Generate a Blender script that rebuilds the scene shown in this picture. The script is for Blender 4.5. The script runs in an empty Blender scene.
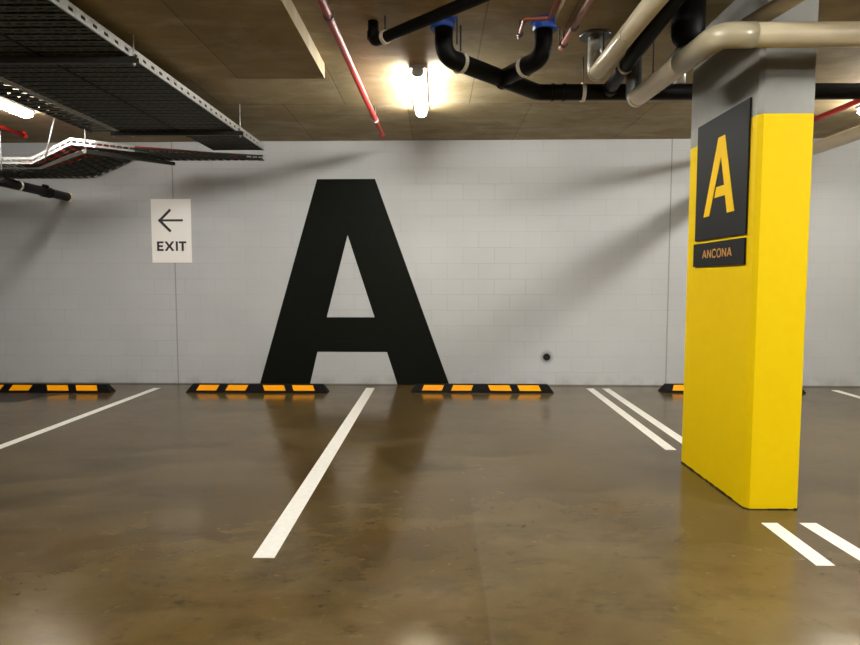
import bpy, bmesh, math, random
from mathutils import Vector, Matrix
random.seed(7)
SC = bpy.context.scene
COL = SC.collection
PI = math.pi
WA = math.tan(math.radians(0.8))          # the back wall is not quite square to the parking bays
def wy(x): return 7.84 - WA * x
CZ = 3.17                                 # ceiling height

# ------------------------------------------------------------------ materials
def new_mat(name):
    m = bpy.data.materials.new(name); m.use_nodes = True
    nt = m.node_tree; b = nt.nodes['Principled BSDF']
    return m, nt, b
def N(nt, t, **kw):
    n = nt.nodes.new(t)
    for k, v in kw.items(): setattr(n, k, v)
    return n
def mat(name, col, rough=.5, metal=0, bump=0, scale=40, var=0.0, spec=.5):
    m, nt, b = new_mat(name)
    b.inputs['Base Color'].default_value = (*col, 1)
    b.inputs['Roughness'].default_value = rough
    b.inputs['Metallic'].default_value = metal
    b.inputs['Specular IOR Level'].default_value = spec
    tc = N(nt, 'ShaderNodeTexCoord')
    no = N(nt, 'ShaderNodeTexNoise'); no.inputs['Scale'].default_value = scale; no.inputs['Detail'].default_value = 4
    nt.links.new(tc.outputs['Object'], no.inputs['Vector'])
    r = N(nt, 'ShaderNodeMapRange'); r.inputs[1].default_value = .3; r.inputs[2].default_value = .7
    r.inputs[3].default_value = 1 - var; r.inputs[4].default_value = 1 + var
    nt.links.new(no.outputs['Fac'], r.inputs[0])
    mx = N(nt, 'ShaderNodeVectorMath', operation='SCALE'); mx.inputs[0].default_value = col
    nt.links.new(r.outputs[0], mx.inputs['Scale']); nt.links.new(mx.outputs[0], b.inputs['Base Color'])
    if bump:
        bp = N(nt, 'ShaderNodeBump'); bp.inputs['Strength'].default_value = bump; bp.inputs['Distance'].default_value = .01
        nt.links.new(no.outputs['Fac'], bp.inputs['Height']); nt.links.new(bp.outputs[0], b.inputs['Normal'])
    return m
def math_n(nt, op, a, b=None, c=None):
    n = N(nt, 'ShaderNodeMath', operation=op)
    for i, v in enumerate((a, b, c)):
        if v is None: continue
        if isinstance(v, (int, float)): n.inputs[i].default_value = v
        else: nt.links.new(v, n.inputs[i])
    return n.outputs[0]
def mixc(nt, f, a, b):
    n = N(nt, 'ShaderNodeMix', data_type='RGBA')
    if isinstance(f, (int, float)): n.inputs[0].default_value = f
    else: nt.links.new(f, n.inputs[0])
    for i, v in ((6, a), (7, b)):
        if isinstance(v, tuple): n.inputs[i].default_value = (*v, 1)
        else: nt.links.new(v, n.inputs[i])
    return n.outputs[2]
def ramp(nt, f, lo, hi, a=0., b=1.):
    r = N(nt, 'ShaderNodeMapRange'); r.clamp = True
    r.inputs[1].default_value = lo; r.inputs[2].default_value = hi; r.inputs[3].default_value = a; r.inputs[4].default_value = b
    nt.links.new(f, r.inputs[0]); return r.outputs[0]
def noise(nt, vec, scale, detail=5, rough=.55, sx=1, sy=1, sz=1, dist=0):
    mp = N(nt, 'ShaderNodeMapping'); mp.inputs['Scale'].default_value = (sx, sy, sz); nt.links.new(vec, mp.inputs['Vector'])
    n = N(nt, 'ShaderNodeTexNoise'); n.inputs['Scale'].default_value = scale; n.inputs['Detail'].default_value = detail
    n.inputs['Roughness'].default_value = rough; n.inputs['Distortion'].default_value = dist
    nt.links.new(mp.outputs[0], n.inputs['Vector']); return n.outputs['Fac']

def block_wall(name, base, mortar, paint=True, rough=.55, depth=.5, joints=()):
    """painted concrete block-work: 0.407 x 0.2035 m blocks laid in running bond on the XZ plane"""
    m, nt, b = new_mat(name)
    g = N(nt, 'ShaderNodeNewGeometry')
    s = N(nt, 'ShaderNodeSeparateXYZ'); nt.links.new(g.outputs['Position'], s.inputs[0])
    cb = N(nt, 'ShaderNodeCombineXYZ'); nt.links.new(math_n(nt, 'ADD', s.outputs[0], 20.215), cb.inputs[0])
    nt.links.new(math_n(nt, 'ADD', s.outputs[2], .028), cb.inputs[1])
    br = N(nt, 'ShaderNodeTexBrick'); br.offset = .5
    br.inputs['Scale'].default_value = 1; br.inputs['Brick Width'].default_value = .407; br.inputs['Row Height'].default_value = .2035
    br.inputs['Mortar Size'].default_value = .0035; br.inputs['Mortar Smooth'].default_value = .6
    br.inputs['Color1'].default_value = (1, 1, 1, 1); br.inputs['Color2'].default_value = (.98, .98, .98, 1); br.inputs['Mortar'].default_value = (.95, .95, .95, 1)
    nt.links.new(cb.outputs[0], br.inputs['Vector'])
    n1 = noise(nt, g.outputs['Position'], 1.3, 4); n2 = noise(nt, g.outputs['Position'], 130, 3)
    vis = ramp(nt, noise(nt, g.outputs['Position'], 1.1, 3), .38, .62, .25, 1)
    c = mixc(nt, ramp(nt, n1, .3, .7), base, tuple(x * .93 for x in base))
    mm = N(nt, 'ShaderNodeMix', data_type='RGBA', blend_type='MULTIPLY'); mm.inputs[0].default_value = 1
    nt.links.new(c, mm.inputs[6]); nt.links.new(br.outputs['Color'], mm.inputs[7])
    c = mixc(nt, math_n(nt, 'MULTIPLY', br.outputs['Fac'], vis), mm.outputs[2], mortar)
    # scuffed dirt line along the foot of the wall
    dirt = math_n(nt, 'MULTIPLY', ramp(nt, s.outputs[2], .0, .16, 1, 0), ramp(nt, noise(nt, g.outputs['Position'], 5, 5), .42, .7))
    if paint: c = mixc(nt, math_n(nt, 'MULTIPLY', dirt, .5), c, (.2, .17, .13))
    if paint:
        c = mixc(nt, ramp(nt, s.outputs[2], .008, .02, .75, 0), c, (.07, .06, .045))          # grime line at the floor
        dx = math_n(nt, 'SUBTRACT', s.outputs[0], 1.434); dz = math_n(nt, 'SUBTRACT', s.outputs[2], .378)
        rd = math_n(nt, 'SQRT', math_n(nt, 'ADD', math_n(nt, 'MULTIPLY', dx, dx), math_n(nt, 'MULTIPLY', dz, dz)))
        rd = math_n(nt, 'ADD', rd, math_n(nt, 'MULTIPLY', noise(nt, g.outputs['Position'], 14, 3), .03))
        c = mixc(nt, ramp(nt, rd, .05, .115, .75, 0), c, (.12, .11, .10))                      # soot ring round the outlet
    for jx in joints:
        d = math_n(nt, 'ABSOLUTE', math_n(nt, 'SUBTRACT', s.outputs[0], jx))
        c = mixc(nt, ramp(nt, d, .004, .012, .55, 0), c, (.12, .12, .11))
    nt.links.new(c, b.inputs['Base Color'])
    b.inputs['Roughness'].default_value = rough
    b.inputs['Specular IOR Level'].default_value = .4 if paint else .08
    h = math_n(nt, 'ADD', math_n(nt, 'MULTIPLY', math_n(nt, 'MULTIPLY', br.outputs['Fac'], vis), -1), math_n(nt, 'MULTIPLY', n2, .25))
    bp = N(nt, 'ShaderNodeBump'); bp.inputs['Strength'].default_value = depth; bp.inputs['Distance'].default_value = .006
    nt.links.new(h, bp.inputs['Height']); nt.links.new(bp.outputs[0], b.inputs['Normal'])
    return m

def concrete_ceiling(name='board_marked_concrete', jx=.33, jy=6.25):
    m, nt, b = new_mat(name)
    g = N(nt, 'ShaderNodeNewGeometry'); P = g.outputs['Position']
    mp = N(nt, 'ShaderNodeMapping'); nt.links.new(P, mp.inputs['Vector'])
    mp.inputs['Location'].default_value = (-jx + 1.27 * 20, -jy + 2.54 * 10, 0)
    br = N(nt, 'ShaderNodeTexBrick'); br.offset = .5
    br.inputs['Scale'].default_value = 1; br.inputs['Brick Width'].default_value = 1.27; br.inputs['Row Height'].default_value = 2.54
    br.inputs['Mortar Size'].default_value = .007; br.inputs['Mortar Smooth'].default_value = .2
    br.inputs['Color1'].default_value = (1, 1, 1, 1); br.inputs['Color2'].default_value = (.84, .83, .8, 1); br.inputs['Mortar'].default_value = (.6, .58, .52, 1)
    nt.links.new(mp.outputs[0], br.inputs['Vector'])
    base = mixc(nt, ramp(nt, noise(nt, P, 1.6, 6, .6, dist=.6), .35, .66), (.36, .285, .15), (.25, .185, .085))
    streak = noise(nt, P, 2.6, 6, .65, sx=.7, sy=1.5, dist=.7)
    base = mixc(nt, ramp(nt, streak, .48, .68, 0, .65), base, (.46, .39, .27))
    rust = noise(nt, P, 2.4, 4, .6, sx=1.2)
    base = mixc(nt, ramp(nt, rust, .63, .75, 0, .4), base, (.36, .22, .13))
    dark = noise(nt, P, 6, 7, .75, sx=.8, sy=1.4, dist=.4)
    base = mixc(nt, ramp(nt, dark, .56, .74, 0, .6), base, (.13, .095, .05))
    mm = N(nt, 'ShaderNodeMix', data_type='RGBA', blend_type='MULTIPLY'); mm.inputs[0].default_value = 1
    nt.links.new(base, mm.inputs[6]); nt.links.new(br.outputs['Color'], mm.inputs[7])
    nt.links.new(mm.outputs[2], b.inputs['Base Color'])
    b.inputs['Roughness'].default_value = .75
    bp = N(nt, 'ShaderNodeBump'); bp.inputs['Strength'].default_value = .4; bp.inputs['Distance'].default_value = .01
    h = math_n(nt, 'ADD', math_n(nt, 'MULTIPLY', br.outputs['Fac'], -1), math_n(nt, 'MULTIPLY', noise(nt, P, 30, 5), .3))
    nt.links.new(h, bp.inputs['Height']); nt.links.new(bp.outputs[0], b.inputs['Normal'])
    return m

def polished_floor():
    m, nt, b = new_mat('sealed_concrete')
    g = N(nt, 'ShaderNodeNewGeometry'); P = g.outputs['Position']
    s = N(nt, 'ShaderNodeSeparateXYZ'); nt.links.new(P, s.inputs[0])
    a = noise(nt, P, .7, 5, .6, dist=.5)
    c = mixc(nt, ramp(nt, a, .34, .66), (.096, .064, .021), (.042, .025, .008))
    c = mixc(nt, ramp(nt, noise(nt, P, 1.7, 6, .62, sx=.65, sy=1.1, dist=.4), .42, .68, 0, .6), c, (.115, .084, .040))
    c = mixc(nt, ramp(nt, noise(nt, P, 1.2, 6, .6, sx=.7, dist=.3), .50, .70, 0, .55), c, (.080, .043, .014))
    c = mixc(nt, ramp(nt, noise(nt, P, 3.0, 6, .66, sx=.7, sy=1.2, dist=.2), .50, .72, 0, .7), c, (.034, .022, .009))
    c = mixc(nt, ramp(nt, noise(nt, P, 9, 5, .66, sx=.75, sy=1.2, dist=.2), .58, .76, 0, .7), c, (.022, .014, .006))
    c = mixc(nt, ramp(nt, noise(nt, P, 14, 5, .7, sx=.8, sy=1.1, dist=.2), .62, .8, 0, .35), c, (.25, .20, .115))
    c = mixc(nt, ramp(nt, noise(nt, P, 45, 3, .6), .66, .74, 0, .3), c, (.03, .02, .01))
    # a pour joint: slightly paler slab to its right
    side = ramp(nt, s.outputs[0], .205, .215)
    c = mixc(nt, math_n(nt, 'MULTIPLY', side, .12), c, (.16, .14, .09))
    d = math_n(nt, 'ABSOLUTE', math_n(nt, 'SUBTRACT', s.outputs[0], .21))
    c = mixc(nt, ramp(nt, d, .002, .012, .3, 0), c, (.07, .055, .035))
    nt.links.new(c, b.inputs['Base Color'])
    r = ramp(nt, noise(nt, P, 1.8, 6, .65, sx=.7), .35, .65, .12, .22)
    r = math_n(nt, 'ADD', r, ramp(nt, noise(nt, P, 14, 5, .7, sx=.5, sy=1.3), .5, .75, 0, .10))
    nt.links.new(r, b.inputs['Roughness'])
    b.inputs['Specular IOR Level'].default_value = .46; b.inputs['Specular Tint'].default_value = (1, .78, .46, 1)
    bp = N(nt, 'ShaderNodeBump'); bp.inputs['Strength'].default_value = .07; bp.inputs['Distance'].default_value = .004
    h = math_n(nt, 'ADD', noise(nt, P, 5, 4), math_n(nt, 'MULTIPLY', noise(nt, P, 45, 4), .12))
    nt.links.new(h, bp.inputs['Height']); nt.links.new(bp.outputs[0], b.inputs['Normal'])
    return m

def galvanised():
    m, nt, b = new_mat('galvanised_steel')
    tc = N(nt, 'ShaderNodeNewGeometry')
    v = N(nt, 'ShaderNodeTexVoronoi'); v.inputs['Scale'].default_value = 60; nt.links.new(tc.outputs['Position'], v.inputs['Vector'])
    c = mixc(nt, ramp(nt, v.outputs['Distance'], 0, .8), (.36, .36, .35), (.5, .5, .48))
    nt.links.new(c, b.inputs['Base Color']); b.inputs['Metallic'].default_value = .55; b.inputs['Roughness'].default_value = .45
    return m
def emit(name, col, s):
    m, nt, b = new_mat(name)
    b.inputs['Base Color'].default_value = (.95, .95, .95, 1)
    b.inputs['Emission Color'].default_value = (*col, 1); b.inputs['Emission Strength'].default_value = s
    return m

M = dict(
    wall=block_wall('painted_block', (.49, .50, .51), (.385, .385, .38), joints=(-3.447, 2.987)),
    plainwall=mat('plain_concrete', (.3, .28, .25), .8, bump=.2, var=.1, scale=3),
    letter=block_wall('black_wall_paint', (.006, .0068, .005), (.003, .003, .003), paint=False, rough=.5, depth=.5),
    ceil=concrete_ceiling(), ceil2=concrete_ceiling('slab_band_concrete', -1.655, 10.28), floor=polished_floor(),
    line=mat('white_line_paint', (.66, .64, .58), .5, bump=.15, scale=25, var=.07),
    yellow=mat('yellow_paint', (.70, .485, .0), .6, bump=.03, scale=18, var=.015, spec=.1),
    grey=mat('grey_paint', (.19, .188, .17), .5, bump=.15, scale=18, var=.04),
    board=mat('sign_black', (.0035, .0035, .004), .65, bump=0, var=.05, spec=.25),
    signyel=mat('sign_yellow', (.8, .5, .0), .6, spec=.15),
    signgold=mat('sign_gold', (.55, .27, .06), .4),
    white=mat('sign_white', (.92, .89, .85), .5),
    ink=mat('sign_ink', (.012, .012, .012), .45),
    rubber=mat('black_rubber', (.003, .003, .0032), .6, bump=.3, scale=60, var=.2, spec=.1),
    reflector=mat('amber_reflector', (.95, .37, .0), .55, bump=.1, scale=120, var=.06, spec=.12),
    red=mat('red_pipe_paint', (.36, .012, .008), .5, spec=.25, bump=.05, var=.08),
    redcable=mat('red_cable', (.4, .025, .015), .45),
    black=mat('black_plastic', (.0025, .0025, .0025), .5, spec=.15),
    blackcable=mat('black_cable', (.015, .015, .015), .5),
    cream=mat('cream_plastic', (.46, .39, .26), .33, var=.04, scale=8),
    fitting=mat('cream_fitting', (.33, .29, .19), .28, var=.04, scale=8),
    tape=mat('pale_strap', (.62, .58, .46), .5),
    blue=mat('blue_plastic', (.01, .06, .38), .45),
    copper=mat('copper_pipe', (.24, .065, .035), .4, metal=.2, var=.15, scale=12),
    galv=galvanised(),
    steel=mat('dark_steel', (.06, .06, .056), .5, metal=.3, var=.1, spec=.3),
    tray=mat('zinc_tray', (.055, .06, .05), .55, metal=.3, var=.12, scale=25, spec=.2),
    lagging=mat('silver_grey_pipe', (.42, .41, .37), .35, metal=.3, var=.15, scale=14),
    darkgrey=mat('dark_grey_pipe', (.06, .06, .055), .4),
    plastic=mat('grey_housing', (.45, .45, .44), .5),
    lamp=emit('lit_diffuser', (1, .97, .88), 175.0),
    lamp_soft=emit('lit_diffuser_soft', (1, .98, .92), 290.0), lamp_strong=emit('lit_diffuser_strong', (1, .98, .92), 330.0), lamp_end=emit('lit_diffuser_end', (1, .97, .9), 40.0), lamp_left=emit('lit_diffuser_left', (1, .96, .9), 100.0), lamp_dim=emit('lit_diffuser_dim', (1, .98, .93), 225.0),
    hole=mat('soot', (.006, .006, .006), .9),
    blotch=mat('black_blotch', (.006, .006, .006), .5, bump=.2, scale=30),
)

# ------------------------------------------------------------------ mesh helpers
SHEAR = [0.0]                              # the overhead tray run is about one degree off the bay grid
class MB:
    def __init__(s): s.bm = bmesh.new()
    def box(s, x0, y0, z0, x1, y1, z1):
        vs = [s.bm.verts.new((x, y, z)) for x in (x0, x1) for y in (y0, y1) for z in (z0, z1)]
        for f in ((0, 1, 3, 2), (4, 6, 7, 5), (0, 4, 5, 1), (2, 3, 7, 6), (0, 2, 6, 4), (1, 5, 7, 3)):
            s.bm.faces.new([vs[i] for i in f])
        return s
    def hexa(s, bottom, top):
        a = [s.bm.verts.new(p) for p in bottom]; b = [s.bm.verts.new(p) for p in top]; n = len(a)
        s.bm.faces.new(a[::-1]); s.bm.faces.new(b)
        for i in range(n): s.bm.faces.new((a[i], a[(i + 1) % n], b[(i + 1) % n], b[i]))
        return s
    def tube(s, pts, r, seg=16, fillet=0, radii=None, caps=True):
        P = [Vector(p) for p in pts]
        if fillet and len(P) > 2:
            Q = [P[0]]
            for i in range(1, len(P) - 1):
                a = (P[i - 1] - P[i]); b = (P[i + 1] - P[i]); la, lb = a.length, b.length; a.normalize(); b.normalize()
                ang = a.angle(b); t = min(fillet / math.tan(ang / 2), la * .48, lb * .48)
                p0 = P[i] + a * t; p1 = P[i] + b * t
                for k in range(9):
                    u = k / 8; Q.append(p0 * (1 - u) ** 2 + P[i] * 2 * u * (1 - u) + p1 * u * u)
            Q.append(P[-1]); P = Q
        n = len(P); T = []
        for i in range(n):
            d = (P[min(i + 1, n - 1)] - P[max(i - 1, 0)]).normalized(); T.append(d)
        up = Vector((0, 0, 1)) if abs(T[0].z) < .9 else Vector((0, 1, 0))
        nx = T[0].cross(up).normalized(); rings = []
        for i in range(n):
            if i: 
                nx = (nx - T[i] * nx.dot(T[i])).normalized()
            ny = T[i].cross(nx)
            rr = radii[i] if radii else r
            rings.append([s.bm.verts.new(P[i] + nx * math.cos(2 * PI * k / seg) * rr + ny * math.sin(2 * PI * k / seg) * rr) for k in range(seg)])
        for i in range(n - 1):
            for k in range(seg):
                f = s.bm.faces.new((rings[i][k], rings[i][(k + 1) % seg], rings[i + 1][(k + 1) % seg], rings[i + 1][k])); f.smooth = True
        if caps: s.bm.faces.new(rings[0][::-1]); s.bm.faces.new(rings[-1])
        return s
    def ring(s, c, axis, r0, r1, w, seg=24):
        """flat band around a pipe"""
        ax = Vector(axis).normalized(); up = Vector((0, 0, 1)) if abs(ax.z) < .9 else Vector((0, 1, 0))
        nx = ax.cross(up).normalized(); ny = ax.cross(nx); c = Vector(c); R = []
        for d, r in ((-w / 2, r0), (-w / 2, r1), (w / 2, r1), (w / 2, r0)):
            R.append([s.bm.verts.new(c + ax * d + (nx * math.cos(2 * PI * k / seg) + ny * math.sin(2 * PI * k / seg)) * r) for k in range(seg)])
        for j in range(4):
            for k in range(seg):
                s.bm.faces.new((R[j][k], R[j][(k + 1) % seg], R[(j + 1) % 4][(k + 1) % seg], R[(j + 1) % 4][k]))
        return s
    def build(s, name, m, parent=None, bevel=0):
        bmesh.ops.recalc_face_normals(s.bm, faces=s.bm.faces)
        if SHEAR[0]:
            for v in s.bm.verts: v.co.x += SHEAR[0] * (v.co.y - 7.15)
        me = bpy.data.meshes.new(name); s.bm.to_mesh(me); s.bm.free()
        return link(name, me, m, parent, bevel)
def link(name, me, m, parent=None, bevel=0):
    o = bpy.data.objects.new(name, me); me.materials.append(m); COL.objects.link(o)
    if parent is not None: o.parent = parent
    if bevel:
        b = o.modifiers.new('bevel', 'BEVEL'); b.width = bevel; b.segments = 2; b.limit_method = 'ANGLE'
    return o
def tag(o, label, cat=None, group=None, kind=None):
    if label: o['label'] = label
    if cat: o['category'] = cat
    if group: o['group'] = group
    if kind: o['kind'] = kind
    return o
def empty(name, loc=(0, 0, 0)):
    o = bpy.data.objects.new(name, None); COL.objects.link(o); o.location = loc; o.empty_display_size = .1; return o
def copy_tree(o, parent=None):
    c = o.copy(); COL.objects.link(c)
    if parent is not None: c.parent = parent
    for ch in list(o.children): copy_tree(ch, c)
    return c
def flat(loops, depth):
    """filled 2D shape with holes (even-odd) extruded by depth -> mesh in XY, thickness along +Z"""
    cu = bpy.data.curves.new('outline', 'CURVE'); cu.dimensions = '2D'; cu.fill_mode = 'BOTH'; cu.extrude = depth / 2
    for lp in loops:
        sp = cu.splines.new('POLY'); sp.points.add(len(lp) - 1); sp.use_cyclic_u = True
        for i, (x, y) in enumerate(lp): sp.points[i].co = (x, y, 0, 1)
    o = bpy.data.objects.new('outline', cu); COL.objects.link(o)
    dg = bpy.context.evaluated_depsgraph_get(); dg.update()
    me = bpy.data.meshes.new_from_object(o.evaluated_get(dg)); bpy.data.objects.remove(o); bpy.data.curves.remove(cu)
    return me
def stroke(segs, w):
    out = []
    for (x0, y0), (x1, y1) in segs:
        d = Vector((x1 - x0, y1 - y0)).normalized(); n = Vector((-d.y, d.x)) * w / 2
        out.append([(x0 + n.x, y0 + n.y), (x1 + n.x, y1 + n.y), (x1 - n.x, y1 - n.y), (x0 - n.x, y0 - n.y)])
    return out
def quads(polys, depth):
    mb = MB()
    for p in polys: mb.hexa([(x, y, -depth / 2) for x, y in p], [(x, y, depth / 2) for x, y in p])
    return mb
def on_wall(me, off):                     # XY-> wall plane (X, Z), pushed off the wall face
    for v in me.vertices:
        x, y, z = v.co; v.co = (x, wy(x) - off - z, y)
    me.update(); return me
def on_column(me, xf):                    # XY (Y, Z) -> plane facing -X
    for v in me.vertices:
        x, y, z = v.co; v.co = (xf + z, x, y)
    me.update(); return me

# ------------------------------------------------------------------ the shell
X0, X1, Y0 = -9.5, 9.5, -7.0
o = MB().box(X0, Y0, -.2, X1, 8.3, 0).build('floor', M['floor']); tag(o, None, kind='structure')
mb = MB().box(X0, Y0, CZ, X1, 8.3, CZ + .25)
o = mb.build('ceiling', M['ceil']); tag(o, None, kind='structure')
for b in ((-3.8, -2.0, 3.05, -.935, 5.11, CZ), (.80, -2.0, 3.115, 3.4, 4.30, CZ)):      # thickened slab bands
    tag(MB().box(*b).build('ceiling', M['ceil2']), None, kind='structure')
mb = MB().hexa([(X0, wy(X0), 0), (X1, wy(X1), 0), (X1, 8.3, 0), (X0, 8.3, 0)], [(X0, wy(X0), CZ), (X1, wy(X1), CZ), (X1, 8.3, CZ), (X0, 8.3, CZ)])
o = mb.build('wall_back', M['wall']); tag(o, None, kind='structure')
for nm, b in (('wall_left', (X0 - .2, Y0, 0, X0, 8.3, CZ)), ('wall_right', (X1, Y0, 0, X1 + .2, 8.3, CZ)), ('wall_front', (X0, Y0 - .2, 0, X1, Y0, CZ))):
    tag(MB().box(*b).build(nm, M['plainwall']), None, kind='structure')

# ------------------------------------------------------------------ painted letter, exit sign, outlet
big = [[(-2.353, .001), (-1.555, 2.686), (-.802, 2.686), (.165, .001), (-.521, .001), (-.658, .437), (-1.578, .437), (-1.683, .001)],
       [(-1.164, 1.967), (-.819, .895), (-1.449, .895)]]
o = link('painted_letter', on_wall(flat(big, .002), .0012), M['letter'])
tag(o, 'huge black capital A painted on the pale block wall', 'painted letter')

sx0, sx1, sz0, sz1 = -3.743, -3.217, 1.609, 2.438
t = empty('exit_sign', ((sx0 + sx1) / 2, wy(-3.48), sz0))
tag(t, 'white rectangular EXIT sign with black left arrow on block wall', 'sign')
def par(o, t): o.parent = t; o.matrix_parent_inverse = Matrix.Translation(t.location).inverted(); return o
o = par(link('sign_panel', on_wall(flat([[(sx0, sz0), (sx1, sz0), (sx1, sz1), (sx0, sz1)]], .006), .004), M['white']), t)
def S(u, v): return (sx0 + u, sz1 - v)
arrow = stroke([(S(.112, .277), S(.42, .277))], .028) + stroke([(S(.102, .290), S(.258, .137)), (S(.102, .264), S(.256, .422))], .032)
me = quads(arrow, .002); o = par(me.build('arrow', M['ink']), t); on_wall(o.data, .0085)
def glyph(g, x, w, y, h, st):
    if g == 'E': return [[(x, y), (x + w, y), (x + w, y + st), (x + st * 1.15, y + st), (x + st * 1.15, y + h / 2 - st / 2), (x + w * .9, y + h / 2 - st / 2), (x + w * .9, y + h / 2 + st / 2), (x + st * 1.15, y + h / 2 + st / 2), (x + st * 1.15, y + h - st), (x + w, y + h - st), (x + w, y + h), (x, y + h)]]
    if g == 'X':
        k = st * 1.3; c = x + w / 2; m = y + h / 2
        return [[(x, y), (x + k, y), (c, m - k * .55), (x + w - k, y), (x + w, y), (c + k * .62, m), (x + w, y + h), (x + w - k, y + h), (c, m + k * .55), (x + k, y + h), (x, y + h), (c - k * .62, m)]]
    if g == 'I': return [[(x, y), (x + w, y), (x + w, y + h), (x, y + h)]]
    if g == 'T':
        c = x + w / 2; q = st * .58
        return [[(c - q, y), (c + q, y), (c + q, y + h - st), (x + w, y + h - st), (x + w, y + h), (x, y + h), (x, y + h - st), (c - q, y + h - st)]]
for g, u0, u1 in (('E', .069, .155), ('X', .168, .298), ('I', .318, .345), ('T', .359, .457)):
    x, y = S(u0, .674)
    par(link('letter', on_wall(flat(glyph(g, x, u1 - u0, y, .124, .025), .002), .0085), M['ink']), t)

hx, hz = 1.434, .378
t = empty('wall_outlet', (hx, wy(hx), hz - .045)); tag(t, 'small round black capped pipe outlet low on the block wall', 'pipe outlet')
par(MB().ring((hx, wy(hx) - .012, hz), (0, 1, 0), .034, .045, .024).build('collar', M['hole']), t)
par(MB().tube([(hx, wy(hx) + .001 - .003, hz), (hx, wy(hx) - .012, hz)], .036, 24).build('cap', M['hole']), t)

# ------------------------------------------------------------------ floor markings
def line(x, y0, y1, label, w=.09, xe=None, group=None):
    xe = x if xe is None else xe
    mb = MB().hexa([(x - w / 2, y0, .0003), (x + w / 2, y0, .0003), (xe + w / 2, y1, .0003), (xe - w / 2, y1, .0003)],
                   [(x - w / 2, y0, .002), (x + w / 2, y0, .002), (xe + w / 2, y1, .002), (xe - w / 2, y1, .002)])
    tag(mb.build('parking_line', M['line']), label, 'parking line', 'white parking bay lines')
line(-3.63, 2.88, 7.58, 'white bay line at far left, running off the left edge of the photo', xe=-3.586)
line(-.859, 2.877, 7.614, 'long single white bay line running to the foot of the painted A', xe=-.852, w=.108)
line(1.902, 4.815, 7.604, 'left white line of the pair running from column to wall', xe=1.953, w=.088)
line(2.105, 4.815, 7.606, 'right white line of the pair running from column to wall', xe=2.152, w=.088)
line(1.876, 2.828, 3.338, 'short white line nearest the front of the yellow column, left one', xe=1.885)
line(2.125, 2.828, 3.340, 'short white line in front of the yellow column, right one', xe=2.103, w=.095)
line(4.94, 4.2, 7.506, 'white bay line at far right, beyond the yellow column', xe=4.99)

# ------------------------------------------------------------------ wheel stops
def wheel_stop():
    L, h, d = 1.755, .098, .15
    t = empty('wheel_stop')
    prof = [(-L / 2, 0, 0), (L / 2, 0, 0), (L / 2, d, 0), (-L / 2, d, 0)]
    mid = [(-L / 2 + .012, .008, .02), (L / 2 - .012, .008, .02), (L / 2 - .012, d - .008, .02), (-L / 2 + .012, d - .008, .02)]
    top = [(-L / 2 + .07, .052, h), (L / 2 - .07, .052, h), (L / 2 - .07, d - .04, h), (-L / 2 + .07, d - .04, h)]
    mb = MB().hexa(prof, mid); mb.hexa(mid, top)
    mb.build('body', M['rubber'], t, bevel=.004)
    def face(x, z): # point on the sloped front, pushed out a little
        return (x, .008 + (z - .02) / (h - .02) * .044, z)
    for (a, b, sl) in ((-.745, -.5, .03), (-.385, -.14, .03), (.10, .36, -.03), (.46, .72, -.03)):
        q = []
        for (x, z) in ((a, .026), (b, .026), (b + sl, .088), (a + sl, .088)): q.append(face(x, z))
        n = Vector((0, -.87, .49)) * .003
        MB().hexa(q, [tuple(Vector(p) + n) for p in q]).build('reflector', M['reflector'], t)
    return t
ws = wheel_stop()
for i, (x, y, lb) in enumerate(((-4.885, 7.235, 'black rubber wheel stop with amber panels, cut by left edge of photo'),
                                (-2.218, 7.262, 'black rubber wheel stop with amber panels at left foot of painted A'),
                                (.558, 7.287, 'black rubber wheel stop with amber panels, right of A below the wall outlet'),
                                (3.64, 7.318, 'black rubber wheel stop with amber panels, mostly hidden behind yellow column'))):
    o = ws if i == 0 else copy_tree(ws)
    o.location = (x, y, 0); o.rotation_euler = (0, 0, -math.radians(.6)); tag(o, lb, 'wheel stop', 'wheel stops along the back wall')
# flat black blotch in front of the left stop
pts = [(-5.9, 7.19), (-5.3, 7.19), (-4.86, 7.21), (-4.72, 7.18), (-4.56, 7.215), (-4.40, 7.22), (-4.52, 7.13), (-4.62, 7.04), (-4.66, 6.92), (-4.72, 6.80), (-4.74, 6.70), (-4.86, 6.655), (-5.1, 6.68), (-5.5, 6.66), (-5.9, 6.7)]
me = flat([pts], .0015)
for v in me.vertices: v.co.z += .001
tag(link('black_blotch', me, M['blotch']), 'black patch on the floor before leftmost wheel stop', 'blotch')

# ------------------------------------------------------------------ column and its signs
cx0, cx1, cy0, cy1, ch = 1.853, 2.168, 3.542, 4.49, .024
def octo(z): return [(cx0 + ch, cy0, z), (cx1 - ch * .4, cy0, z), (cx1, cy0 + ch * .4, z), (cx1, cy1 - ch, z), (cx1 - ch, cy1, z), (cx0 + .006, cy1, z), (cx0, cy1 - .006, z), (cx0, cy0 + ch, z)]
col = MB().hexa(octo(2.330), octo(3.165)).build('concrete_column', M['grey'])
tag(col, 'rectangular concrete column, grey above and bright yellow below, carrying black signs', 'column')
tag(MB().hexa(octo(0.0), octo(2.3295)).build('painted_base', M['yellow'], col), 'yellow painted lower shaft')
def board(y0, y1, z0, z1): return flat([[(y0, z0), (y1, z0), (y1, z1), (y0, z1)]], .012)
t = empty('letter_sign', (cx0, 3.99, 1.655)); tag(t, 'large black board with yellow stencil letter A on the column', 'sign')
par(link('sign_panel', on_column(board(3.632, 4.335, 1.652, 2.447), cx0 - .0075), M['board']), t)
logo = [[(4.20, 1.806), (4.013, 2.302), (3.925, 2.302), (3.772, 1.803), (3.865, 1.803), (3.897, 1.918), (4.045, 1.918), (4.022, 1.985), (3.914, 1.985), (3.968, 2.175), (4.113, 1.806)]]
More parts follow.
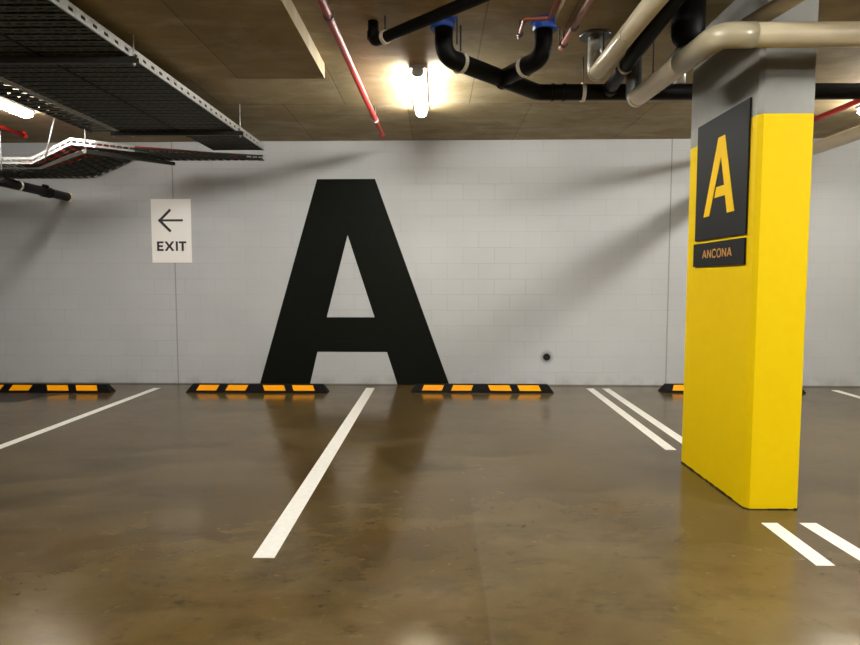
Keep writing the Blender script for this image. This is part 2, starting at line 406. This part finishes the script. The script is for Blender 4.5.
par(link('letter', on_column(flat(logo, .002), cx0 - .0155), M['signyel']), t)
t = empty('name_sign', (cx0, 4, 1.475)); tag(t, 'narrow black board lettered ANCONA below the A board on column', 'sign')
par(link('sign_panel', on_column(board(3.638, 4.352, 1.470, 1.630), cx0 - .0075), M['board']), t)
def word_glyph(g, y, w, z, h):
    # y runs towards the camera = reading direction, so letters go from y down to y-w
    P = lambda u, v: (y - u * w, z + v * h)
    if g == 'A': s = [((0, 0), (.5, 1)), ((.5, 1), (1, 0)), ((.42, .28), (.85, .28))]
    if g == 'N': s = [((.06, 0), (.06, 1)), ((.06, 1), (.94, 0)), ((.94, 0), (.94, 1))]
    if g == 'C': s = [((1, .84), (.7, 1)), ((.7, 1), (.25, .96)), ((.25, .96), (.03, .66)), ((.03, .66), (.03, .34)), ((.03, .34), (.25, .04)), ((.25, .04), (.7, 0)), ((.7, 0), (1, .16))]
    if g == 'O': s = [((.45, 1), (.2, .93)), ((.2, .93), (0, .66)), ((0, .66), (0, .34)), ((0, .34), (.2, .07)), ((.2, .07), (.45, 0)), ((.57, 0), (.82, .07)), ((.82, .07), (1, .34)), ((1, .34), (1, .66)), ((1, .66), (.82, .93)), ((.82, .93), (.57, 1))]
    return stroke([(P(*a), P(*b)) for a, b in s], .0095)
yy = 4.195
for g in 'ANCONA':
    w = .052
    o = par(quads(word_glyph(g, yy, w, 1.527, .052), .002).build('letter', M['signgold']), t); on_column(o.data, cx0 - .0155)
    yy -= .0705

mb = MB(); q = octo(0.0); n_ = len(q); k_ = 0  # thin ragged dark strip around the column foot
for i in range(n_):
    A, B = Vector(q[i]), Vector(q[(i + 1) % n_]); L_ = (B - A).length; d_ = (B - A).normalized(); o_ = Vector((d_.y, -d_.x, 0)); u_ = 0
    while u_ < L_:
        st = min(.03 + .05 * random.random(), L_ - u_); h_ = .004 + .006 * random.random()
        a_, b_ = A + d_ * u_, A + d_ * (u_ + st); w_ = o_ * .004
        mb.hexa([tuple(a_ + w_), tuple(b_ + w_), tuple(b_ - o_ * .001), tuple(a_ - o_ * .001)], [tuple(p + Vector((0, 0, h_))) for p in (a_ + w_, b_ + w_, b_ - o_ * .001, a_ - o_ * .001)]); u_ += st + .0001
tag(mb.build('foot_strip', M['rubber'], col), 'thin dark line at the column foot')

# ------------------------------------------------------------------ batten lights
def batten(lamp):
    L, w, h = 1.31, .052, .100
    t = empty('batten_light')
    MB().box(-.068, -L / 2 + .02, -.030, .068, L / 2 - .02, 0).build('housing', M['plastic'], t)
    prof = [(-w * .9, -.030), (-w, -.040), (-w, -.068)] + [(-w * math.cos(a), -.068 - (h - .068) * math.sin(a)) for a in [PI * k / 12 for k in range(1, 12)]] + [(w, -.068), (w, -.040), (w * .9, -.030)]
    def sect(y, s): return [(x * s, y, -.030 + (z + .030) * s) for x, z in prof]
    e = L / 2
    MB().hexa(sect(-e + .03, 1), sect(e - .06, 1)).build('diffuser', M[lamp], t)
    MB().hexa(sect(-e, .8), sect(-e + .03, 1.02)).build('end_cap', M['plastic'], t)
    MB().hexa(sect(e - .06, 1), sect(e, .6)).build('end_lens', M['lamp_end' if lamp == 'lamp' else lamp], t)
    return t
spots = [(-4.30, 5.77, 'lamp_left', 'bright white batten light at left, beside the cable trays'),
         (-.163, 5.77, 'lamp', 'bright white batten light on the ceiling above the painted A'),
         (4.40, 5.77, 'lamp', 'bright white batten light at the right edge, past the column'),
         (-.163, 1.6, 'lamp_dim', 'white batten light overhead, just in front of the photo viewpoint'),
         (4.40, 1.6, 'lamp_strong', 'strong white batten light right of the column, out of the photo'),
         (-.163, -2.6, 'lamp_soft', 'white batten light on the ceiling directly behind the viewpoint'),
         (4.40, -2.6, 'lamp_soft', 'white batten light on the ceiling behind the viewpoint, right side')]
done = {}
for x, y, lamp, lb in spots:
    o = copy_tree(done[lamp]) if lamp in done else batten(lamp)
    done.setdefault(lamp, o)
    o.location = (x, y, CZ - .0005); tag(o, lb, 'ceiling light', 'batten lights on the ceiling')

# ------------------------------------------------------------------ pipes
def clamp(parent, c, axis, r, rod_top, m='tape', rod='steel', w=.028):
    MB().ring(c, axis, r, r + .008, w).build('clamp', M[m], parent)
    if rod_top: MB().tube([(c[0], c[1], c[2] + r + .006), (c[0], c[1], rod_top)], .006, 8).build('hanger_rod', M[rod], parent)
def pipe(name, pts, r, m, label, cat='pipe', fillet=.12, seg=20, group=None):
    t = empty(name, pts[0]); tag(t, label, cat, group)
    par(MB().tube(pts, r, seg, fillet).build('tube', M[m]), t)
    return t
def P_(o, t): return par(o, t)
def clamp_at(t, c, axis, r, rod_top, m='tape', w=.028):
    par(MB().ring(c, axis, r, r + .008, w).build('clamp', M[m]), t)
    if rod_top: par(MB().tube([(c[0], c[1], c[2] + r), (c[0], c[1], rod_top)], .006, 8).build('hanger_rod', M['steel']), t)

# small black waste pipe, upper middle
R = .037
t = pipe('waste_pipe', [(-.445, 4.30, CZ - .001), (-.445, 4.30, 3.03), (.75, 3.17, 3.03), (1.2, 2.745, 3.03)], R, 'black', 'slim black waste pipe with elbow, left of the blue collars on ceiling', fillet=.05)
clamp_at(t, (-.355, 4.215, 3.03), (1, -.945, 0), R, CZ)
par(MB().ring((-.445, 4.30, 3.075), (0, 0, 1), R, R + .006, .05).build('coupling', M['black']), t)
# main black drain
R = .063
main = pipe('drain_pipe', [(.045, 4.255, CZ - .03), (.045, 4.255, 2.915), (.81, 4.975, 2.89), (6.5, 4.975, 2.89)], R, 'black', 'long black drain pipe running from blue collar across behind the column', fillet=.13)
clamp_at(main, (.165, 4.37, 2.911), (.775, .72, 0), R + .003, CZ - .002)
clamp_at(main, (1.176, 4.975, 2.89), (1, 0, 0), R + .003, CZ - .002)
for x in (.93, 1.02): par(MB().ring((x, 4.975, 2.89), (1, 0, 0), R, R + .006, .02).build('coupling', M['black']), main)
par(MB().tube([(.735, 4.285, CZ - .03), (.735, 4.285, 2.915), (.50, 4.66, 2.9)], R, 20, .13).build('branch', M['black']), main)
clamp_at(main, (.632, 4.449, 2.909), (-.245, .375, 0), R + .003, None)
par(MB().ring((.50, 4.66, 2.892), (.245, -.375, 0), R, R + .008, .05).build('coupling', M['black']), main)
for x, y in ((.035, 4.255), (.745, 4.285)):
    mb = MB().tube([(x, y, CZ - .001), (x, y, CZ - .075)], .085, 8); mb.box(x - .1, y - .03, CZ - .02, x + .1, y + .03, CZ - .0005)
    b = mb.build('fire_collar', M['blue']); par(b, main); tag(b, 'blue plastic fire collar')
    par(MB().tube([(x + .10, y - .01, CZ - .001), (x + .10, y - .01, 2.99)], .005, 8).build('hanger_rod', M['steel']), main)
# joins of the second black pipe
p3 = pipe('drain_pipe', [(1.385, 4.97, 2.89), (1.355, 4.7, 2.893), (1.18, 1.2, 2.90)], .05, 'black', 'black drain pipe between the two cream pipes, running towards the camera', fillet=.1)
clamp_at(p3, (1.339, 4.383, 2.893), (.05, 1, 0), .05, CZ)
par(MB().ring((1.37, 4.86, 2.891), (.05, 1, 0), .05, .058, .05).build('coupling', M['black']), p3)
# black vertical stack with rounded bottom
t = empty('drain_stack', (1.525, 3.78, 3.05)); tag(t, 'fat black vertical pipe stub with rounded bottom above cream pipe', 'pipe')
zz = [3.049, 2.9, 2.865, 2.835, 2.81, 2.79]; rr = [.098, .098, .096, .088, .07, .045]
par(MB().tube([(1.525, 3.78, z) for z in zz], 0, 24, radii=rr).build('tube', M['black']), t)
par(MB().tube([(1.525, 3.78, 2.795), (1.49, 3.80, 2.755), (1.45, 3.82, 2.715)], 0, 20, radii=[.05, .045, .04]).build('reducer', M['darkgrey']), t)
# cream pipe running towards the camera
R = .058
t = pipe('cream_pipe', [(1.165, 4.54, 2.89), (1.168, 4.46, 2.89), (1.215, 1.0, 2.89)], R, 'cream', 'upper cream pipe running from silver stub towards the camera', fillet=0)
for y in (4.50, 3.80):
    par(MB().ring((1.165 + (4.54 - y) * .013, y, 2.89), (0, 1, 0), R, R + .003, .006).build('joint', M['fitting']), t)
s = par(MB().tube([(1.158, 4.545, CZ - .01), (1.158, 4.545, 2.90), (1.165, 4.50, 2.89)], .052, 20, .04).build('stub_pipe', M['lagging']), t); tag(s, 'silver grey vertical stub')
par(MB().tube([(1.158, 4.545, CZ - .0005), (1.158, 4.545, CZ - .02)], .115, 12).build('flange', M['darkgrey']), t)
par(MB().tube([(1.20, 4.47, CZ), (1.20, 4.47, 2.95)], .006, 8).build('hanger_rod', M['steel']), t)
# cream pipe that bends and crosses in front of the column
R = .062
t = pipe('cream_pipe', [(1.408, 4.37, 2.66), (1.455, 3.62, 2.66), (1.475, 3.27, 2.66), (7.5, 3.27, 2.66)], R, 'cream', 'lower cream pipe bending to cross in front of the column top', fillet=.12)
par(MB().ring((1.410, 4.33, 2.66), (-.06, 1, 0), R, R + .003, .01).build('joint', M['fitting']), t)
e = par(MB().tube([(1.451, 3.68, 2.66), (1.475, 3.27, 2.66), (1.665, 3.27, 2.66)], R + .003, 24, .12).build('elbow', M['fitting']), t); tag(e, 'greyer cream bend fitting')
s_ = par(MB().tube([(1.405, 4.41, CZ - .005), (1.405, 4.41, 2.68), (1.408, 4.36, 2.66)], .054, 20, .04).build('stub_pipe', M['darkgrey']), t); tag(s_, 'dark grey vertical stub')
par(MB().tube([(1.58, 4.53, CZ), (1.58, 4.53, 2.80), (1.62, 4.5, 2.74), (1.50, 4.3, 2.70)], .005, 8).build('hanger_rod', M['steel']), t)
pipe('cream_pipe', [(1.655, 4.0, 2.80), (1.79, 3.20, 2.80), (1.97, 2.1, 2.80)], .045, 'cream', 'shaded cream pipe slanting up behind the crossing cream pipe', fillet=0)
# pale stub behind
t = pipe('pipe_stub', [(1.95, 4.975, CZ - .001), (1.95, 4.975, 2.945)], .045, 'lagging', 'short silver stub from ceiling behind the fat black stack', fillet=0)
# copper
t = pipe('copper_pipe', [(.911, 4.554, 3.08), (.925, 2.0, 2.99)], .020, 'copper', 'thin reddish copper pipe hung between blue collar and silver stub', fillet=0)
clamp_at(t, (.9115, 4.47, 3.079), (0, 1, 0), .02, CZ - .001, 'steel')
clamp_at(t, (.9185, 4.15, 3.066), (0, 1, 0), .02, CZ - .001, 'steel')
t = pipe('copper_pipe', [(.575, 4.36, 3.08), (.57, 4.06, 3.08), (.735, 4.05, 3.08), (.745, 3.2, 3.08)], .013, 'copper', 'slender bent copper pipe looping around the right blue collar', fillet=.03)
par(MB().tube([(.575, 4.36, 3.085), (.60, 4.36, CZ)], .012, 10).build('drop', M['copper']), t)
clamp_at(t, (.574, 4.30, 3.08), (0, 1, 0), .013, CZ, 'steel')
# red sprinkler pipes
def sprinkler(x, yend, y0, z, label, k_=0):
    R = .026; X_ = lambda y: x + k_ * (yend - y)
    t = pipe('sprinkler_pipe', [(x, yend, z), (X_(y0), y0, z)], R, 'red', label, 'sprinkler pipe', fillet=0)
    mb = MB().ring((x, yend, z), (0, 1, 0), .001, .032, .035); mb.tube([(x, yend, z + .0), (x, yend, z + .05)], .014, 12)
    par(mb.build('end_cap', M['red']), t)
    clamp_at(t, (X_(yend - .62), yend - .62, z), (0, 1, 0), R, CZ, 'galv', w=.016)
    k = yend - 3.05
    while k > y0:
        zc = 3.05 if (x > .7 or -3.8 < x < -.935) and k < 4.4 else CZ
        clamp_at(t, (X_(k), k, z), (0, 1, 0), R, zc, 'steel', w=.02); k -= 2.4
sprinkler(-.628, 6.93, -1.0, 3.03, 'thin red sprinkler pipe left of the central ceiling light', -.0175)
sprinkler(-4.72, 6.93, 2.0, 3.03, 'thin red sprinkler pipe at the left edge, below the left light')
sprinkler(3.76, 7.0, 2.0, 2.975, 'thin red sprinkler pipe at right, seen beyond the yellow column')
# cream pipe on the right
t = pipe('cream_pipe', [(3.79, wy(3.79) - .001, 2.70), (3.79, 2.75, 2.70), (3.79, 2.75, CZ - .001)], .062, 'cream', 'cream pipe at far right running to the wall beyond the column', fillet=.1)
clamp_at(t, (3.79, 6.6, 2.70), (0, 1, 0), .062, CZ, 'steel'); clamp_at(t, (3.79, 3.6, 2.70), (0, 1, 0), .062, CZ, 'steel')
# black pipe at lower left, ends in the wall
R = .055
t = pipe('drain_pipe', [(-4.83, wy(-4.83) - .001, 2.465), (-4.805, 6.60, 2.465), (-9.4, 6.60, 2.465)], R, 'black', 'black drain pipe entering the wall at left below cable tray', fillet=.1)
yw = wy(-4.83)
par(MB().ring((-4.83, yw - .02, 2.465), (0, 1, 0), R, R + .014, .035).build('escutcheon', M['tape']), t)
par(MB().ring((-4.828, 7.45, 2.465), (0, 1, 0), R, R + .012, .13).build('coupling', M['black']), t)
par(MB().tube([(-4.828, 7.42, 2.47), (-4.80, 7.40, 2.54)], .038, 16).build('clean_out', M['black']), t)
clamp_at(t, (-4.815, 6.93, 2.465), (0, 1, 0), R, None)

# ------------------------------------------------------------------ cable trays
def perforated_rib(mb, x0, x1, y, w, z, th, pitch=.075):
    """one pressed cross rib: two thin bars joined by webs, leaving slots"""
    mb.box(x0, y - w / 2, z, x1, y - w / 2 + w * .4, z + th); mb.box(x0, y + w / 2 - w * .4, z, x1, y + w / 2, z + th)
    n = max(1, int((x1 - x0) / pitch)); st = (x1 - x0) / n
    for i in range(n + 1):
        c = x0 + i * st
        mb.box(max(x0, c - .014), y - w * .1, z, min(x1, c + .014), y + w * .1, z + th)
def rail(mb, xa, y0, y1, z, h, pitch=.12, lip=.012, side=1):
    """side rail with a row of slots, along Y"""
    t = .003
    mb.box(xa, y0, z, xa + t, y1, z + h * .36); mb.box(xa, y0, z + h * .64, xa + t, y1, z + h)
    mb.box(min(xa, xa + side * lip), y0, z + h - .003, max(xa + t, xa + side * lip), y1, z + h)
    mb.box(min(xa, xa - side * lip), y0, z, max(xa + t, xa - side * lip), y1, z + .003)
    k = y0
    while k < y1:
        mb.box(xa, k, z + h * .36, xa + t, min(k + pitch * .62, y1), z + h * .64); k += pitch
def tray(x0, x1, y0, y1, z, h, label, pitch=.098, inner=1, w=.07):
    t = empty('cable_tray', (x0, y0, z)); tag(t, label, 'cable tray', 'cable trays running towards the camera')
    mb = MB(); y = y0 + .05
    while y < y1: perforated_rib(mb, x0 + .004, x1 - .004, y, w, z, .006); y += pitch
    par(mb.build('ribbed_base', M['tray']), t)
    for xa, sd in ((x0, 1), (x1 - .003, -1)):
        mb = MB(); rail(mb, xa, y0, y1, z, h, side=sd); par(mb.build('side_rail', M['black' if sd == inner else 'galv']), t)  # inner rails coloured black to paint in the shadow line between trays
    return t
ZT = 2.90
SHEAR[0] = .023
tray(-2.615, -2.035, -.5, 7.15, ZT, .075, 'right perforated steel cable tray of the overhead bank, nearest the centre')
tray(-3.222, -2.645, -.5, 6.50, ZT, .075, 'middle perforated steel cable tray of the overhead bank', inner=-1)
tray(-3.55, -3.29, -.5, 6.28, ZT, .085, 'narrow perforated cable tray at the left side of overhead bank', w=.055)
# cables lying in the trays
def cable(pts, r, m, label, group):
    o = MB().tube(pts, r, 8).build('cable', M[m]); tag(o, label, 'cable', group)
def wig(x, y0, y1, z, r, m, label, group):
    n = 14; ph = random.random() * 6
    cable([(x + .008 * math.sin(ph + k * 1.1), y0 + (y1 - y0) * k / n, z) for k in range(n + 1)], r, m, label, group)
g1 = 'black cables lying in the right overhead tray'; g2 = 'black cables lying in the middle overhead tray'
for i in range(9): wig(-2.56 + i * .058, -.4, 7.05, ZT + .028, .020, 'blackcable', 'black cable lying lengthwise in the right overhead cable tray', g1)
for i in range(8): wig(-3.16 + i * .062, -.4, 6.45, ZT + .026, .018, 'blackcable', 'black cable lying lengthwise in the middle overhead cable tray', g2)  # row filled out with added cables so the tray blocks light
for x in (-2.085, -2.29): wig(x, 5.9, 7.12, ZT + .026, .016, 'redcable', 'red cable at the far end of the right overhead tray', 'red cables in the right overhead tray')

# trapeze supports
def trapeze(y, xl, xr, z, zc, label, rods):
    t = empty('trapeze_hanger', (xl, y, z)); tag(t, label, 'tray support', 'trapeze hangers under the cable trays')
    mb = MB(); h = .041
    mb.box(xl, y - .0205, z - h, xr, y + .0205, z - h + .003); mb.box(xl, y - .0205, z - h, xr, y - .0175, z); mb.box(xl, y + .0175, z - h, xr, y + .0205, z)
    par(mb.build('strut_channel', M['steel']), t)
    for x in rods:
        par(MB().tube([(x, y, z - h - .02), (x, y, zc)], .0055, 8).build('threaded_rod', M['galv']), t)
        par(MB().tube([(x, y, z - h - .012), (x, y, z - h)], .013, 6).build('nut', M['galv']), t)
trapeze(1.9, -3.62, -1.98, ZT - .001, 3.05, 'steel channel hanger under the trays, behind the photo view', (-2.01, -3.59))
trapeze(4.20, -3.62, -1.985, ZT - .001, 3.05, 'nearer steel channel hanger crossing under the overhead cable trays', (-2.01, -3.59))
trapeze(6.24, -3.32, -1.97, ZT - .001, CZ, 'farther steel channel hanger crossing under the overhead cable trays', (-1.995, -3.30))

SHEAR[0] = 0.0
# cross tray along the wall with a set-up ramp
ya, yb = 6.60, 7.21
prof = [(-7.5, 2.645), (-4.42, 2.645), (-3.99, 2.85), (-2.05, 2.795)]   # near edge
profb = [(-7.5, 2.588), (-4.06, 2.588), (-3.60, 2.795), (-2.05, 2.795)]  # far edge
t = empty('cable_tray', (-7.5, ya, 2.588)); tag(t, 'wall-side cable tray stepping up a ramp, lit white, with red cables', 'cable tray')
def nearY(x): return ya if x < -3.72 else ya + (x + 3.72) / (3.72 - 2.05) * .54
def zrail(p, y, h, m='galv', yv=None):
    mb = MB(); T = .004
    for (xa, za), (xb, zb) in zip(p[:-1], p[1:]):
        def band(lo, hi, u0=0, u1=1, yo=0, d=T):
            A = (xa + (xb - xa) * u0, za + (zb - za) * u0); B = (xa + (xb - xa) * u1, za + (zb - za) * u1)
            p0 = (yv(A[0]) if yv else y) + yo; p1 = (yv(B[0]) if yv else y) + yo
            mb.hexa([(A[0], p0, A[1] + lo), (B[0], p1, B[1] + lo), (B[0], p1 + d, B[1] + lo), (A[0], p0 + d, A[1] + lo)],
                    [(A[0], p0, A[1] + hi), (B[0], p1, B[1] + hi), (B[0], p1 + d, B[1] + hi), (A[0], p0 + d, A[1] + hi)])
        band(0, h * .30); band(h * .62, h)
        L = math.hypot(xb - xa, zb - za); n = max(1, int(L / .06))
        for i in range(n): band(h * .30, h * .62, (i + .05) / n, (i + .25) / n)
    return mb.build('side_rail', M[m])
par(zrail(prof[:-1] + [(-3.72, 2.82), (-3.35, prof[-1][1])], ya, .075, yv=nearY), t)
par(zrail([(-3.35, prof[-1][1]), prof[-1]], ya, .05, m='tray', yv=nearY), t)
par(zrail(profb, yb - .004, .07), t)
mb = MB(); x = -7.4
def hz(p, x):
    for (xa, za), (xb, zb) in zip(p[:-1], p[1:]):
        if xa <= x <= xb: return za + (zb - za) * (x - xa) / (xb - xa)
    return p[-1][1]
while x < -2.08:
    n = 8; w = .045; yn = nearY(x)
    sh = .15 if x < -2.3 else 0
    for j in range(n):
        v0 = j / n; v1 = (j + .78) / n
        y0 = yn + .004 + (yb - yn - .008) * v0; y1 = yn + .004 + (yb - yn - .008) * v1
        k0 = sh * (y0 - ya) / .6; k1 = sh * (y1 - ya) / .6; q = [(x + k0, y0), (x + w + k0, y0), (x + w + k1, y1), (x + k1, y1)]
        b = []
        for (qx, qy) in q:
            f = (qy - ya) / (yb - ya); z = hz(prof, qx) * (1 - f) + hz(profb, qx) * f; b.append((qx, qy, z))
        mb.hexa(b, [(a, c, d + .005) for a, c, d in b])
    x += .085
# lengthwise stringers under the ribs
for f in (.97, .99):
    y = ya + (yb - ya) * f
    pp = [(a[0] * (1 - f) + b[0] * f, a[1]) for a, b in zip(prof, profb)]
    for (xa, za), (xb, zb) in zip(pp[:-1], pp[1:]):
        mb.hexa([(xa, y - .01, za - .002), (xb, y - .01, zb - .002), (xb, y + .01, zb - .002), (xa, y + .01, za - .002)],
                [(xa, y - .01, za + .004), (xb, y - .01, zb + .004), (xb, y + .01, zb + .004), (xa, y + .01, za + .004)])
par(mb.build('ribbed_base', M['tray']), t)
mb = MB(); f = .2; pts_ = [-7.5, -4.42, -4.32, -4.1, -3.95, -3.87, -3.75]       # galvanised joining strip along the underside
for xa, xb in zip(pts_[:-1], pts_[1:]):
    q = []
    for xx, yy_ in ((xa, 6.70), (xb, 6.70), (xb, 6.76), (xa, 6.76)):
        f = (yy_ - ya) / (yb - ya); q.append((xx, yy_, hz(prof, xx) * (1 - f) + hz(profb, xx) * f - .008))
    mb.hexa([(a_, b_, c_ - .003) for a_, b_, c_ in q], q)
o = mb.build('joining_strip', M['galv']); par(o, t)
def cross_cable(f, m, r, xs, xe, label, group, dz=.0):
    pts = []; x = xs
    while x <= xe:
        y = max(ya + (yb - ya) * f, nearY(x) + .03 + .05 * f)
        z = hz(prof, x) * (1 - f) + hz(profb, x) * f
        pts.append((x, y + .012 * math.sin(x * 5 + f * 9), z + .010 + r + dz)); x += .12
    cable(pts, r, m, label, group)
for i in range(7):
    cross_cable(.08 + i * .055, 'redcable', .015, -4.6, -2.2, 'red cable lying along the ramped tray by the wall', 'red cables in the ramped wall-side tray')
for i in range(8):
    cross_cable(.50 + i * .062, 'blackcable', .019, -7.3, -2.15, 'black cable lying along the ramped tray by the wall', 'black cables in the ramped wall-side tray')
th = empty('trapeze_hanger', (-3.8, 6.55, 2.75)); tag(th, 'hanger strut under the ramp top of the wall-side cable tray', 'tray support')
mb = MB().hexa([(-3.83, 6.55, 2.748), (-3.79, 6.55, 2.748), (-3.13, 7.25, 2.748), (-3.17, 7.25, 2.748)], [(-3.83, 6.55, 2.789), (-3.79, 6.55, 2.789), (-3.13, 7.25, 2.789), (-3.17, 7.25, 2.789)])
par(mb.build('strut_channel', M['steel']), th)
par(MB().tube([(-3.81, 6.575, 2.745), (-3.81, 6.575, CZ)], .006, 8).build('threaded_rod', M['galv']), th)
par(MB().tube([(-4.27, 6.585, 2.69), (-4.13, 6.585, CZ)], .0065, 8).build('brace_rod', M['galv']), th)
par(MB().tube([(-4.75, 6.585, 2.57), (-4.75, 6.585, CZ)], .0065, 8).build('threaded_rod', M['galv']), th)

# ------------------------------------------------------------------ camera, world, view
cam = bpy.data.cameras.new('camera'); co = bpy.data.objects.new('camera', cam); COL.objects.link(co); SC.camera = co
cam.sensor_width = 36; cam.lens = 600 / 860 * 36; cam.clip_start = .05; cam.clip_end = 60
co.location = (0, 0, 1.37); co.rotation_euler = (PI / 2 - math.atan(41.5 / 600), 0, math.atan(7 / 600))
w = bpy.data.worlds.new('world'); SC.world = w; w.use_nodes = True
w.node_tree.nodes['Background'].inputs[0].default_value = (.5, .52, .55, 1); w.node_tree.nodes['Background'].inputs[1].default_value = .02
v = SC.view_settings; v.view_transform = 'Standard'; v.look = 'None'; v.gamma = 1; v.exposure = .13; v.use_curve_mapping = False
